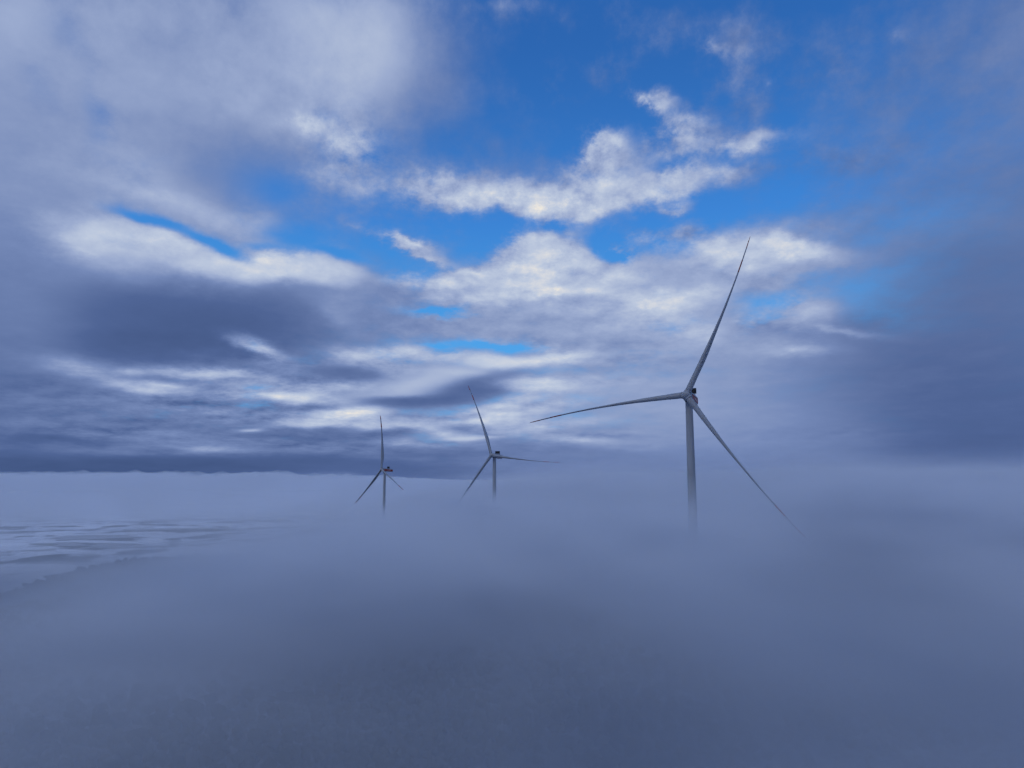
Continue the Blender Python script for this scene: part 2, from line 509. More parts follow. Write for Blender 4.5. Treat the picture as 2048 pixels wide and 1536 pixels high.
def place(tr, start):
    nd = g.new('ShaderNodeGroup')
    nd.node_tree = tr
    for nm, sock in (('soft', psoft), ('crisp', pcrisp), ('texture', nn), ('relief', relief), ('clear', blue_s), ('start', start)):
        wt.links.new(sock, nd.inputs[nm])
    return nd.outputs[0]


def choose(fac, lo, hi):
    m = g.new('ShaderNodeMixShader')
    wt.links.new(fac, m.inputs[0])
    wt.links.new(lo, m.inputs[1])
    wt.links.new(hi, m.inputs[2])
    return m.outputs[0]


def split(brushes, box, depth):
    x0, x1, y0, y1 = box
    mine = [b for b in brushes if b[9][0] < x1 and b[9][1] > x0 and b[9][2] < y1 and b[9][3] > y0]
    if depth == 0 or len(mine) < 22:
        return patch(mine)
    best = None
    for axis in (0, 1):
        lo, hi = (x0, x1) if axis == 0 else (y0, y1)
        lo_c, hi_c = (max(lo, -38), min(hi, 38)) if axis == 0 else (max(lo, 0), min(hi, 34))
        for t in (0.3, 0.4, 0.5, 0.6, 0.7):
            c = lo_c + (hi_c - lo_c) * t
            n1 = sum(b[9][2 * axis] < c for b in mine) * t
            n2 = sum(b[9][2 * axis + 1] > c for b in mine) * (1 - t)
            if best is None or n1 + n2 < best[0]:
                best = (n1 + n2, axis, c)
    _, axis, c = best
    b1, b2 = ((x0, c, y0, y1), (c, x1, y0, y1)) if axis == 0 else ((x0, x1, y0, c), (x0, x1, c, y1))
    return (axis, c, split(mine, b1, depth - 1), split(mine, b2, depth - 1))


CLOUD_RAMP = [(t, tuple(v / STRENGTH for v in lin(*c))) for t, c in (
    (0.0, (56, 76, 118)), (0.2, (80, 101, 149)), (0.4, (117, 137, 183)), (0.6, (155, 171, 207)), (0.8, (188, 200, 222)), (0.92, (214, 217, 224)), (1.0, (238, 232, 222)))]
def plant(t):
    if isinstance(t, tuple):
        axis, c, lo, hi = t
        return choose(g.math('GREATER_THAN', az if axis == 0 else el, c), plant(lo), plant(hi))
    return place(t, START)


front = plant(split(PREP, (-60, 60, -5, 60), SPLIT_DEPTH))

# the rest of the sky: broken cloud overhead, a dull bank of cloud behind, haze below the horizon
around = g.mixc(g.smooth(cov, 0.32, 0.55), blue_s, g.ramp(cov, CLOUD_RAMP))
around = g.mixc(g.smooth(el, 6.0, 40.0), tuple(v / STRENGTH for v in lin(100, 114, 158)) + (1,), around)
rest = g.new('ShaderNodeBackground')
rest.inputs['Strength'].default_value = STRENGTH
wt.links.new(around, rest.inputs['Color'])
inside = g.math('MULTIPLY', g.math('LESS_THAN', g.math('ABSOLUTE', az), 60.0),
                g.math('MULTIPLY', g.math('GREATER_THAN', el, -5.0), g.math('LESS_THAN', el, 60.0)))
wt.links.new(choose(inside, rest.outputs[0], front), out.inputs[0])
world.cycles.sampling_method = 'MANUAL'
world.cycles.sample_map_resolution = 512

# ------------------------------------------------------------------ sun
sd = bpy.data.lights.new('sun', 'SUN')
sd.energy = 0.5
sd.angle = R(15)
sd.color = (1.0, 0.95, 0.88)
so = bpy.data.objects.new('sun', sd)
col.objects.link(so)
sdir = Vector((sin(SUN_AZ) * cos(SUN_EL), cos(SUN_AZ) * cos(SUN_EL), sin(SUN_EL)))
so.rotation_euler = (-sdir).to_track_quat('-Z', 'Y').to_euler()
so.location = (-200, -200, 300)


# ------------------------------------------------------------------ helpers
def tag(o, label=None, cat=None, group=None, kind=None):
    if label: o['label'] = label
    if cat: o['category'] = cat
    if group: o['group'] = group
    if kind: o['kind'] = kind
    return o


def mesh_obj(name, verts, faces, mats, parent=None, smooth=True, idx=None):
    me = bpy.data.meshes.new(name)
    me.from_pydata([tuple(v) for v in verts], [], [tuple(f) for f in faces])
    for m in (mats if isinstance(mats, (list, tuple)) else [mats]):
        me.materials.append(m)
    if smooth:
        me.polygons.foreach_set('use_smooth', [True] * len(me.polygons))
    if idx is not None:
        me.polygons.foreach_set('material_index', idx)
    me.update()
    bm = bmesh.new(); bm.from_mesh(me)
    bmesh.ops.recalc_face_normals(bm, faces=bm.faces)
    bm.to_mesh(me); bm.free()
    o = bpy.data.objects.new(name, me)
    col.objects.link(o)
    if parent is not None:
        o.parent = parent
    return o


def loft(rings, cap=True):
    """rings: list of equally long point lists -> verts, faces, ring index of each face"""
    n = len(rings[0])
    verts = [p for r in rings for p in r]
    faces, ri = [], []
    for i in range(len(rings) - 1):
        for j in range(n):
            k = (j + 1) % n
            faces.append((i * n + j, i * n + k, (i + 1) * n + k, (i + 1) * n + j))
            ri.append(i)
    if cap:
        faces.append(tuple(range(n))[::-1]); ri.append(0)
        b = (len(rings) - 1) * n
        faces.append(tuple(range(b, b + n))); ri.append(len(rings) - 2)
    return verts, faces, ri


def box_bm(bm, c, s, rot=None, bevel=0.0):
    m = Matrix.Translation(Vector(c)) @ (rot.to_4x4() if rot else Matrix.Identity(4)) @ Matrix.Diagonal((*s, 1))
    r = bmesh.ops.create_cube(bm, size=1.0, matrix=m)
    if bevel:
        es = list({e for v in r['verts'] for e in v.link_edges})
        bmesh.ops.bevel(bm, geom=es, offset=bevel, segments=2, affect='EDGES')


def bm_obj(name, bm, mat, parent=None, smooth=False):
    me = bpy.data.meshes.new(name)
    bmesh.ops.recalc_face_normals(bm, faces=bm.faces)
    bm.to_mesh(me); bm.free()
    me.materials.append(mat)
    if smooth:
        me.polygons.foreach_set('use_smooth', [True] * len(me.polygons))
    o = bpy.data.objects.new(name, me)
    col.objects.link(o)
    if parent is not None:
        o.parent = parent
    return o


def surf(name, base, rough=0.5, var=0.12, scale=0.4, streak=None, spec=0.3):
    m = bpy.data.materials.new(name)
    m.use_nodes = True
    t = m.node_tree
    b = t.nodes['Principled BSDF']
    h = G(t)
    c = h.new('ShaderNodeTexCoord').outputs['Object']
    v = c if streak is None else h.vmath('MULTIPLY', c, streak)
    n1 = h.noise(v, scale, 6, 0.6)
    n2 = h.noise(c, scale * 9, 3, 0.5)
    f = h.math('MULTIPLY_ADD', n2, 0.35, h.math('MULTIPLY', n1, 0.65))
    a = tuple(x * (1 - var) for x in base) + (1,)
    d = tuple(min(1, x * (1 + var)) for x in base) + (1,)
    t.links.new(h.mixc(h.smooth(f, 0.3, 0.7), a, d), b.inputs['Base Color'])
    t.links.new(h.math('MULTIPLY_ADD', f, 0.2, rough - 0.1), b.inputs['Roughness'])
    b.inputs['Specular IOR Level'].default_value = spec
    return m


M_WHITE = surf('light_grey_coating', (0.31, 0.345, 0.385), 0.45, 0.10, 0.25, (1, 1, 0.15))
M_BLADE = surf('blade_coating', (0.28, 0.315, 0.36), 0.4, 0.08, 0.2, (1, 1, 0.1))
M_RED = surf('traffic_red_coating', (0.32, 0.05, 0.038), 0.5, 0.15, 0.5)
M_DARK = surf('cooler_dark_metal', (0.02, 0.024, 0.032), 0.6, 0.3, 1.5)
M_STEEL = surf('galvanised_steel', (0.22, 0.24, 0.27), 0.5, 0.15, 2.0)
M_PALE = surf('pale_lettering', (0.6, 0.5, 0.48), 0.5, 0.1, 1.0)
M_SEAM = surf('seam_sealant', (0.08, 0.09, 0.11), 0.6, 0.2, 2.0)

# ------------------------------------------------------------------ wind turbines
ROTOR_R, HUB_H = 81.5, 118.0
TILT = R(5)
NV = Vector((0, -cos(TILT), sin(TILT)))                 # rotor axis, pointing into the wind
SIDE = NV.cross(Vector((0, 0, 1))).normalized()
UPV = SIDE.cross(NV)
HUB_C = Vector((0, 0, HUB_H)) + NV * 5.6


def interp(r, pts):
    xs, ys = zip(*pts)
    return float(np.interp(r, xs, ys))


CHORD = [(0.02, 2.9), (0.06, 2.95), (0.12, 3.5), (0.2, 4.7), (0.26, 5.0), (0.35, 4.3), (0.5, 3.1), (0.7, 2.05),
         (0.85, 1.75), (0.93, 1.5), (0.975, 1.1), (0.993, 0.6), (1.0, 0.2)]
THICK = [(0.02, 1.0), (0.06, 0.98), (0.12, 0.72), (0.2, 0.46), (0.3, 0.36), (0.5, 0.30), (0.75, 0.27), (1.0, 0.25)]
TWIST = [(0.02, 13), (0.2, 12), (0.4, 6), (0.7, 2), (1.0, 0)]
STATIONS = [0.02, 0.04, 0.06, 0.09, 0.12, 0.16, 0.2, 0.25, 0.3, 0.35, 0.42, 0.5, 0.58, 0.65, 0.71, 0.775, 0.776,
            0.81, 0.85, 0.851, 0.89, 0.925, 0.926, 0.95, 0.975, 0.988, 0.996, 1.0]


def make_blade(parent, ang, feather, bend):
    span = UPV * cos(ang) + SIDE * sin(ang)
    ccw = SIDE * cos(ang) - UPV * sin(ang)
    n = 28
    rings = []
    for r in STATIONS:
        c, tk = interp(r, CHORD), interp(r, THICK)
        th = R(-interp(r, TWIST) + feather)
        le = NV * cos(th) - ccw * sin(th)                # towards the leading edge
        tn = ccw * cos(th) + NV * sin(th)
        rnd = max(0.0, min(1.0, (0.2 - r) / 0.14))
        axis = 0.5 * rnd + 0.32 * (1 - rnd)
        cen = HUB_C + span * (r * ROTOR_R) + (ccw * bend[0] + NV * bend[1]) * r ** 2.4
        ring = []
        for k in range(n):
            u = 2 * math.pi * k / n
            x = 0.5 * (1 + cos(u))                       # 1 at the leading edge, 0 at the trailing edge
            xa = 1 - x
            naca = 5 * tk * (0.2969 * math.sqrt(xa) - 0.126 * xa - 0.3516 * xa ** 2 + 0.2843 * xa ** 3 - 0.1030 * xa ** 4)
            circ = 0.5 * math.sin(math.acos(max(-1, min(1, 2 * x - 1)))) * tk
            yy = (naca * (1 - rnd) + circ * rnd) * (1 if u <= math.pi else -1)
            ring.append(cen + le * ((x - 1 + axis) * c) + tn * (yy * c))
        rings.append(ring)
    v, f, ri = loft(rings)
    idx = [1 if (0.775 < (STATIONS[i] + STATIONS[i + 1]) / 2 < 0.851 or STATIONS[i] >= 0.926) else 0 for i in ri]
    bl = mesh_obj('blade', v, f, [M_BLADE, M_RED], parent, True, idx)
    # bolted root collar
    rr = []
    for r, rad in ((0.0215, 1.5), (0.0215, 1.62), (0.0275, 1.62), (0.0275, 1.5)):
        cen = HUB_C + span * (r * ROTOR_R)
        rr.append([cen + NV * (rad * cos(2 * math.pi * k / 32)) + ccw * (rad * sin(2 * math.pi * k / 32)) for k in range(32)])
    v, f, _ = loft(rr, False)
    mesh_obj('root_collar', v, f, M_WHITE, bl)
    return bl


def axial(a, w, h):
    """point in nacelle axes: a along the rotor axis (positive upwind), w sideways, h up from the axis"""
    return Vector((0, 0, HUB_H)) + NV * a + Vector((w, 0, 0)) + Vector((0, 0, 1)) * h


def nacelle_ring(a, hw, top, bot, ch):
    pts = [(-hw, bot + ch), (-hw, top - ch * 0.8), (-hw + ch * 0.8, top), (hw - ch * 0.8, top), (hw, top - ch * 0.8), (hw, bot + ch),
           (hw - ch * 0.5, bot + ch * 0.32), (hw - ch, bot), (-hw + ch, bot), (-hw + ch * 0.5, bot + ch * 0.32)]
    return [axial(a, w, h) for w, h in pts]


def make_turbine(hub_px, psi, phi, feather, bend, label):
    root = bpy.data.objects.new('wind_turbine', None)
    col.objects.link(root)
    root.rotation_euler = (0, 0, psi)
    hub_w = Vector(hub_px)
    off = Matrix.Rotation(psi, 3, 'Z') @ HUB_C
    root.location = hub_w - off
    tag(root, label, 'wind turbine', 'wind turbines rising out of the fog')
    # tower: conical tube in flanged sections
    rings = []
    rad_at = lambda z: 2.35 + (1.68 - 2.35) * (z / 115.6) ** 1.1
    circle = lambda rad, z: [Vector((rad * cos(2 * math.pi * k / 48), rad * sin(2 * math.pi * k / 48), z)) for k in range(48)]
    v, f, _ = loft([circle(rad_at(z), z) for z in np.linspace(0, 115.6, 24)], False)
    tower = mesh_obj('tower', v, f, M_WHITE, root)
    for z in (27.0, 56.0, 88.0):
        ra = rad_at(z)
        v, f, _ = loft([circle(ra - 0.02, z - 0.14), circle(ra + 0.035, z - 0.12), circle(ra + 0.035, z + 0.12), circle(ra - 0.02, z + 0.14)], False)
        mesh_obj('flange', v, f, M_WHITE, tower, False)
    bm = bmesh.new()
    box_bm(bm, (0, -2.36, 3.4), (0.95, 0.14, 2.1), bevel=0.03)
    bm_obj('door', bm, M_STEEL, tower)
    # concrete plinth
    rings = [[Vector((rd * cos(2 * math.pi * k / 40), rd * sin(2 * math.pi * k / 40), z)) for k in range(40)]
             for rd, z in ((3.6, -6), (3.6, -0.02))]
    v, f, _ = loft(rings)
    mesh_obj('foundation', v, f, M_STEEL, root, False)
    # nacelle
    secs = [(3.9, 1.55, 1.5, -1.55, 0.7), (3.4, 1.95, 1.85, -1.95, 0.6), (2.2, 2.1, 2.05, -2.15, 0.55), (-4, 2.15, 2.15, -2.15, 0.55),
            (-10.6, 2.1, 2.1, -2.0, 0.55), (-12.1, 1.95, 1.95, -1.6, 0.5), (-12.7, 1.6, 1.6, -1.1, 0.45)]
    v, f, _ = loft([nacelle_ring(*s) for s in secs])
    nac = mesh_obj('nacelle', v, f, M_WHITE, root, False)
    for s in (-1, 1):
        # red side panel, following the flank just proud of it
        P = [(1.9, 2.1), (-4, 2.15), (-10.6, 2.1), (-12.0, 1.96)]
        vv, ff = [], []
        for a, w in P:
            tb = -1.62 if a > -10 else (-1.42 if a > -11.5 else -1.05)
            tt = 1.05 if a > -10 else 1.0
            for h in (tb, tt):
                vv.append(axial(a, s * (w + 0.012), h))
                vv.append(axial(a, s * (w + 0.05), h))
        for i in range(len(P) - 1):
            b, c = i * 4, i * 4 + 4
            ff += [(b + 1, b + 3, c + 3, c + 1), (b, b + 2, c + 2, c), (b + 2, b + 3, c + 3, c + 2), (b, b + 1, c + 1, c)]
        ff += [(0, 1, 3, 2), (12, 13, 15, 14)]
        mesh_obj('side_panel', vv, ff, M_RED, nac, False)
        # worn pale lettering, unreadable at this distance: short upright strokes
        bm = bmesh.new()
        for i in range(6):
            for k in (0, 1):
                a = -3.1 - i * 0.95 - k * 0.42
                wv = 2.15 if a > -4 else float(np.interp(-a, (4, 10.6), (2.15, 2.1)))
                box_bm(bm, axial(a, s * (wv + 0.06), -0.28), (0.03, 0.2, 0.95))
            a = -3.3 - i * 0.95
            box_bm(bm, axial(a, s * (2.15 + 0.055), -0.28 + (0.3 if i % 2 else -0.3)), (0.026, 0.4, 0.18))
        bm_obj('lettering', bm, M_PALE, nac)
    # cooler on a stand over the rear of the roof
    bm = bmesh.new()
    for w in (-1.8, -0.6, 0.6, 1.8):
        for a in (-5.2, -6.4):
            box_bm(bm, axial(a, w, 2.42), (0.16, 0.16, 0.75))
        box_bm(bm, axial(-5.8, w, 2.16), (0.2, 1.5, 0.12))
    box_bm(bm, axial(-5.8, 0, 2.2), (3.9, 0.2, 0.1))
    stand = bm_obj('cooler_stand', bm, M_STEEL, nac)
    bm = bmesh.new()
    box_bm(bm, axial(-5.8, 0, 4.05), (4.9, 1.5, 2.6), bevel=0.08)
    cooler = bm_obj('cooler', bm, M_DARK, nac)
    bm = bmesh.new()
    for i in range(15):
        box_bm(bm, axial(-5.8, -2.24 + i * 0.32, 4.05), (0.06, 1.58, 2.2))
    bm_obj('fin', bm, M_DARK, cooler)
    for w in (-1.3, 1.3):
        rings = [[axial(-8.2 + rr * cos(2 * math.pi * k / 12), w + rr * sin(2 * math.pi * k / 12), h) for k in range(12)]
                 for rr, h in ((0.16, 2.05), (0.16, 2.5), (0.24, 2.55), (0.24, 2.8), (0.1, 2.92))]
        v, f, _ = loft(rings)
        mesh_obj('obstruction_light', v, f, M_RED, nac)
    rings = [[axial(-9.6 + rr * cos(2 * math.pi * k / 8), 0.2 + rr * sin(2 * math.pi * k / 8), h) for k in range(8)]
             for rr, h in ((0.05, 2.0), (0.04, 4.4))]
    v, f, _ = loft(rings)
    mesh_obj('wind_mast', v, f, M_STEEL, nac)
    # yaw ring between tower and nacelle
    rings = [[Vector((rd * cos(2 * math.pi * k / 40), rd * sin(2 * math.pi * k / 40), z)) for k in range(40)]
             for rd, z in ((1.75, 115.55), (1.85, 115.6), (1.85, 116.2), (1.75, 116.25))]
    v, f, _ = loft(rings)
    mesh_obj('yaw_ring', v, f, M_SEAM, root)
    # spinner with a rounded nose
    prof = [(-1.95, 1.62), (-1.85, 1.75), (-1.0, 1.95), (0.0, 2.02), (0.8, 1.92), (1.5, 1.62), (2.05, 1.12), (2.35, 0.6), (2.48, 0.15)]
    rings = [[HUB_C + NV * a + UPV * (rd * cos(2 * math.pi * k / 40)) + SIDE * (rd * sin(2 * math.pi * k / 40)) for k in range(40)]
             for a, rd in prof]
    v, f, _ = loft(rings)
    hub = mesh_obj('hub', v, f, M_WHITE, root)
    for k in range(3):
        ang = phi + k * 2 * math.pi / 3 - bend[0] / ROTOR_R
        make_blade(root, ang, feather, bend)
        # blade socket growing out of the spinner
        span = UPV * cos(phi + k * 2 * math.pi / 3) + SIDE * sin(phi + k * 2 * math.pi / 3)
        ccw = SIDE * cos(phi + k * 2 * math.pi / 3) - UPV * sin(phi + k * 2 * math.pi / 3)
        rr = [[HUB_C + span * s + NV * (rd * cos(2 * math.pi * j / 32)) + ccw * (rd * sin(2 * math.pi * j / 32)) for j in range(32)]
              for s, rd in ((0.9, 1.72), (1.6, 1.66), (2.05, 1.6))]
        v, f, _ = loft(rr, False)
        mesh_obj('blade_socket', v, f, M_WHITE, hub)
    return root


make_turbine((82.3, 333.0, 39.4), R(-25.6), R(97.5), 2.0, (4.8, 0.0),
             'largest and nearest grey wind turbine, one blade dipping into the fog beside its tower')
make_turbine((-21.0, 728.0, 24.2), R(-32.1), R(23.8), 2.0, (3.6, 2.8),
             'middle-sized wind turbine with one blade lying almost level and dark cooler on its nacelle')
make_turbine((-191.5, 1049.0, 13.9), R(-51.1), R(8.8), 2.0, (2.2, 4.6),
             'smallest and farthest wind turbine, blade straight up and red side of nacelle showing')

# ------------------------------------------------------------------ terrain: wooded ridge above a snowy valley
def sstep(v, a, b):
    t = np.clip((v - a) / (b - a), 0, 1)
    return t * t * (3 - 2 * t)


def vnoise(x, y, seed):
    """smooth value noise on a unit lattice"""
    xi, yi = np.floor(x).astype(np.int64), np.floor(y).astype(np.int64)
    xf, yf = x - xi, y - yi
    h = lambda i, j: ((np.sin((i * 127.1 + j * 311.7 + seed * 74.7) % 6283.0) * 43758.5453) % 1.0)
    u, v = xf * xf * (3 - 2 * xf), yf * yf * (3 - 2 * yf)
    return (h(xi, yi) * (1 - u) + h(xi + 1, yi) * u) * (1 - v) + (h(xi, yi + 1) * (1 - u) + h(xi + 1, yi + 1) * u) * v


def fbm(x, y, seed, octv=4):
    s, a = np.zeros_like(x, dtype=float), 0.5
    for o in range(octv):
        s += a * (vnoise(x * 2 ** o, y * 2 ** o, seed + o * 3.1) - 0.5)
        a *= 0.5
    return s


def terrain_z(x, y):
    x, y = np.asarray(x, float), np.asarray(y, float)
    crest_x = np.interp(y, [-400, 0, 333, 728, 1049, 1600], [20, 60, 86, -15, -190, -330])
    crest_z = np.interp(y, [-400, 0, 333, 728, 1049], [-76, -80, -86.5, -107.5, -123])
    d = x - crest_x
    drop = 265 * sstep(np.abs(d), 320, 1150) + 3.0e-5 * d * d * (np.abs(d) < 320) + 3.07 * (np.abs(d) >= 320)
    drop = drop + 240 * sstep(y, 1120, 2500)
    z = crest_z - drop
    hill = 70 * np.exp(-(((x + 500) / 800) ** 2 + ((y - 4600) / 400) ** 2))
    near = np.hypot(x, y) < 3000
    z = np.maximum(z, -350) + hill + fbm(x / 260, y / 260, 3) * 16 * np.where(near, 1, 0.5) + fbm(x / 60, y / 60, 9, 2) * 3
    # level pads under the turbines
    for tx, ty, tz in PADS:
        w = np.exp(-(((x - tx) ** 2 + (y - ty) ** 2) / 30.0 ** 2))
        z = z * (1 - w) + tz * w
    return z


PADS = [(o.location.x, o.location.y, o.location.z - 0.15) for o in scene.objects if o.name.startswith('wind_turbine')]

ax = np.sinh(np.linspace(-6.1, 6.1, 300)) * 260
ay = np.sinh(np.linspace(-2.2, 5.9, 300)) * 330
XX, YY = np.meshgrid(ax, ay)
ZZ = terrain_z(XX, YY)
nx, ny = len(ax), len(ay)
verts = np.stack([XX.ravel(), YY.ravel(), ZZ.ravel()], 1)
ii = np.arange(nx * ny).reshape(ny, nx)
faces = np.stack([ii[:-1, :-1].ravel(), ii[:-1, 1:].ravel(), ii[1:, 1:].ravel(), ii[1:, :-1].ravel()], 1)


def np_obj(name, verts, faces, mats, smooth=True, idx=None):
    me = bpy.data.meshes.new(name)
    k = faces.shape[1]
    me.vertices.add(len(verts)); me.vertices.foreach_set('co', np.asarray(verts, np.float32).ravel())
    me.loops.add(faces.size); me.loops.foreach_set('vertex_index', faces.astype(np.int32).ravel())
    me.polygons.add(len(faces)); me.polygons.foreach_set('loop_start', np.arange(0, faces.size, k, dtype=np.int32))
    for m in mats:
        me.materials.append(m)
    me.update(calc_edges=True)
    if smooth:
        me.polygons.foreach_set('use_smooth', np.ones(len(faces), bool))
    if idx is not None:
        me.polygons.foreach_set('material_index', idx)
    me.validate()
    o = bpy.data.objects.new(name, me)
    col.objects.link(o)
    return o


m = bpy.data.materials.new('hill_and_snowfields')
m.use_nodes = True
h = G(m.node_tree)
bs = m.node_tree.nodes['Principled BSDF']
bs.inputs['Roughness'].default_value = 0.9
bs.inputs['Specular IOR Level'].default_value = 0.1
oc = h.new('ShaderNodeTexCoord').outputs['Object']
px_, py_, pz_ = h.sep(oc)
fl = h.comb(px_, py_, 0.0)
vor = h.new('ShaderNodeTexVoronoi', feature='F1')
h.put(vor.inputs['Vector'], h.vmath('MULTIPLY_ADD', h.noise(fl, 0.002, 3, 0.5, color=True), (260, 200, 0), h.vmath('MULTIPLY', fl, (0.7, 1.0, 0))))
vor.inputs['Scale'].default_value = 1 / 300
cellr = h.sep(vor.outputs['Color'])[0]
woods = h.noise(fl, 1 / 340, 6, 0.6)
woods = h.smooth(woods, 0.535, 0.575)
small = h.smooth(h.noise(h.vmath('MULTIPLY', fl, (0.5, 1, 0)), 1 / 110, 3, 0.5), 0.62, 0.66)
field = h.ramp(cellr, [(0.0, (0.7, 0.73, 0.77)), (0.45, (0.8, 0.83, 0.87)), (0.6, (0.38, 0.40, 0.42)), (0.75, (0.16, 0.17, 0.15)), (0.85, (0.6, 0.63, 0.68)), (1.0, (0.45, 0.48, 0.5))], 'CONSTANT')
valley = h.mixc(h.math('MAXIMUM', woods, h.math('MULTIPLY', small, 0.8)), field, (0.09, 0.10, 0.11, 1))
floor_c = h.mixc(h.smooth(h.noise(fl, 0.03, 6, 0.65), 0.42, 0.62), (0.028, 0.030, 0.024, 1), (0.16, 0.17, 0.18, 1))
floor_c = h.mixc(h.smooth(h.noise(fl, 0.008, 4, 0.6), 0.35, 0.65), floor_c, (0.03, 0.034, 0.03, 1))
m.node_tree.links.new(h.mixc(h.smooth(pz_, -300.0, -220.0), valley, floor_c), bs.inputs['Base Color'])
hill = np_obj('hill_terrain', verts, faces, [m])
tag(hill, 'dark wooded hillside falling away to snowy valley fields under the fog', 'terrain', kind='structure')

# ------------------------------------------------------------------ forest on the ridge: reads as one dark mass under the mist
pts = []
sp = 7.0
for yy in np.arange(60, 1180, sp):
    half = yy * 0.86 + 40
    xs = np.arange(-min(half, 760), min(half, 620), sp)
    pts.append(np.stack([xs + rng.uniform(-3, 3, len(xs)), yy + rng.uniform(-3, 3, len(xs))], 1))
pts = np.concatenate(pts)
keep = fbm(pts[:, 0] / 90, pts[:, 1] / 90, 21, 3) > -0.17
for tx, ty, tz in PADS:
    keep &= np.hypot(pts[:, 0] - tx, pts[:, 1] - ty) > 34
keep &= rng.random(len(pts)) > 0.06
pts = pts[keep]
pts = pts[np.hypot(pts[:, 0], pts[:, 1]) < 1150]
N = len(pts)
tz0 = terrain_z(pts[:, 0], pts[:, 1])
th_ = rng.uniform(9, 16, N) * (0.85 + 0.5 * (fbm(pts[:, 0] / 70, pts[:, 1] / 70, 33, 2) + 0.2))
vs, fs, mi = [], [], []
base = 0
ib = bmesh.new()
bmesh.ops.create_icosphere(ib, subdivisions=1, radius=1.0)
IV = np.array([v.co[:] for v in ib.verts]); IF = np.array([[v.index for v in f.verts] for f in ib.faces]); ib.free()
for t in range(7):
    lift = rng.uniform(0.3, 0.92, N) if t else np.full(N, 0.62)
    spread = th_ * 0.24 * (1.1 - lift) * 1.5
    ang = rng.uniform(0, 6.28, N)
    cen = np.stack([pts[:, 0] + spread * np.cos(ang) * (t > 0), pts[:, 1] + spread * np.sin(ang) * (t > 0), tz0 + th_ * lift], 1)
    rad = th_ * rng.uniform(0.10, 0.19, N)
    jit = rng.uniform(0.6, 1.3, (N, len(IV), 1))
    vs.append((cen[:, None] + IV[None] * jit * rad[:, None, None] * np.array([1, 1, 0.85])).reshape(-1, 3))
    fs.append((base + np.arange(N)[:, None, None] * len(IV) + IF[None]).reshape(-1, 3))
    mi.append(np.zeros(N * len(IF), np.int32))
    base += N * len(IV)
# trunks
ta = np.linspace(0, 2 * math.pi, 4, endpoint=False)
ring = np.stack([pts[:, 0, None] + 0.25 * np.cos(ta)[None], pts[:, 1, None] + 0.25 * np.sin(ta)[None], np.repeat(tz0[:, None] - 0.5, 4, 1)], 2)
apex = np.stack([pts[:, 0], pts[:, 1], tz0 + th_ * 0.5], 1)
vs.append(np.concatenate([ring, apex[:, None]], 1).reshape(-1, 3))
o0 = base + np.arange(N)[:, None] * 5
j = np.arange(4)[None]
fs.append(np.stack([o0 + j, o0 + (j + 1) % 4, np.broadcast_to(o0 + 4, (N, 4))], 2).reshape(-1, 3))
mi.append(np.ones(N * 4, np.int32))

mf = bpy.data.materials.new('frosted_conifers')
mf.use_nodes = True
h = G(mf.node_tree)
bs = mf.node_tree.nodes['Principled BSDF']
bs.inputs['Roughness'].default_value = 0.85
bs.inputs['Specular IOR Level'].default_value = 0.1
oc = h.new('ShaderNodeTexCoord').outputs['Object']
nz = h.sep(h.new('ShaderNodeNewGeometry').outputs['Normal'])[2]
nf = h.noise(oc, 0.9, 4, 0.6)
green = h.mixc(h.smooth(h.noise(oc, 0.05, 3, 0.5), 0.35, 0.65), (0.022, 0.028, 0.022, 1), (0.034, 0.042, 0.030, 1))
fr = h.math('MULTIPLY', h.smooth(h.math('MULTIPLY_ADD', nf, 0.8, h.math('MULTIPLY', nz, 0.5)), 0.6, 0.95), h.smooth(h.noise(oc, 0.012, 3, 0.5), 0.4, 0.65))
mf.node_tree.links.new(h.mixc(fr, green, (0.12, 0.14, 0.16, 1)), bs.inputs['Base Color'])
M_BARK = surf('bark', (0.04, 0.032, 0.026), 0.9, 0.3, 1.0)
forest = np_obj('forest', np.concatenate(vs), np.concatenate(fs), [mf, M_BARK], False, np.concatenate(mi))
tag(forest, 'dark frosted forest showing faintly through the mist below', 'forest', kind='stuff')


# ------------------------------------------------------------------ fog
def slab(name, xs, ys, top, bottom):
    """closed body between a shaped top and a flat underside"""
    X, Y = np.meshgrid(xs, ys)
    T = top(X, Y)
    B = np.full_like(T, bottom)
    nx, ny = len(xs), len(ys)
    v = np.concatenate([np.stack([X.ravel(), Y.ravel(), T.ravel()], 1), np.stack([X.ravel(), Y.ravel(), B.ravel()], 1)])
    i = np.arange(nx * ny).reshape(ny, nx)
    o = nx * ny
    q = lambda a, b, c, d: np.stack([a.ravel(), b.ravel(), c.ravel(), d.ravel()], 1)
    f = [q(i[:-1, :-1], i[:-1, 1:], i[1:, 1:], i[1:, :-1]), q(i[1:, :-1] + o, i[1:, 1:] + o, i[:-1, 1:] + o, i[:-1, :-1] + o)]
    for e, rev in ((i[0], False), (i[-1], True), (i[:, 0], True), (i[:, -1], False)):
        a, b = e[:-1], e[1:]
        f.append(q(a + o, b + o, b, a) if not rev else q(b + o, a + o, a, b))
    return v, np.concatenate(f)


def fog_top(x, y):
    """height of the top of the near fog bank: it sinks towards the left and swells far off on the right"""
    k = 40.0
    t = (30 - x) / k
    swell = 14 * sstep(x, 20, 320) * sstep(y, 420, 1300)
    hollow = 3.5 * (1 - sstep(np.hypot(x, y), 60, 330))
    return np.maximum(FOG_Z - 0.17 * k * np.log1p(np.exp(np.clip(t, -30, 30))) * (0.65 + 0.35 * sstep(np.hypot(x, y), 100, 380)), -54) + swell - hollow


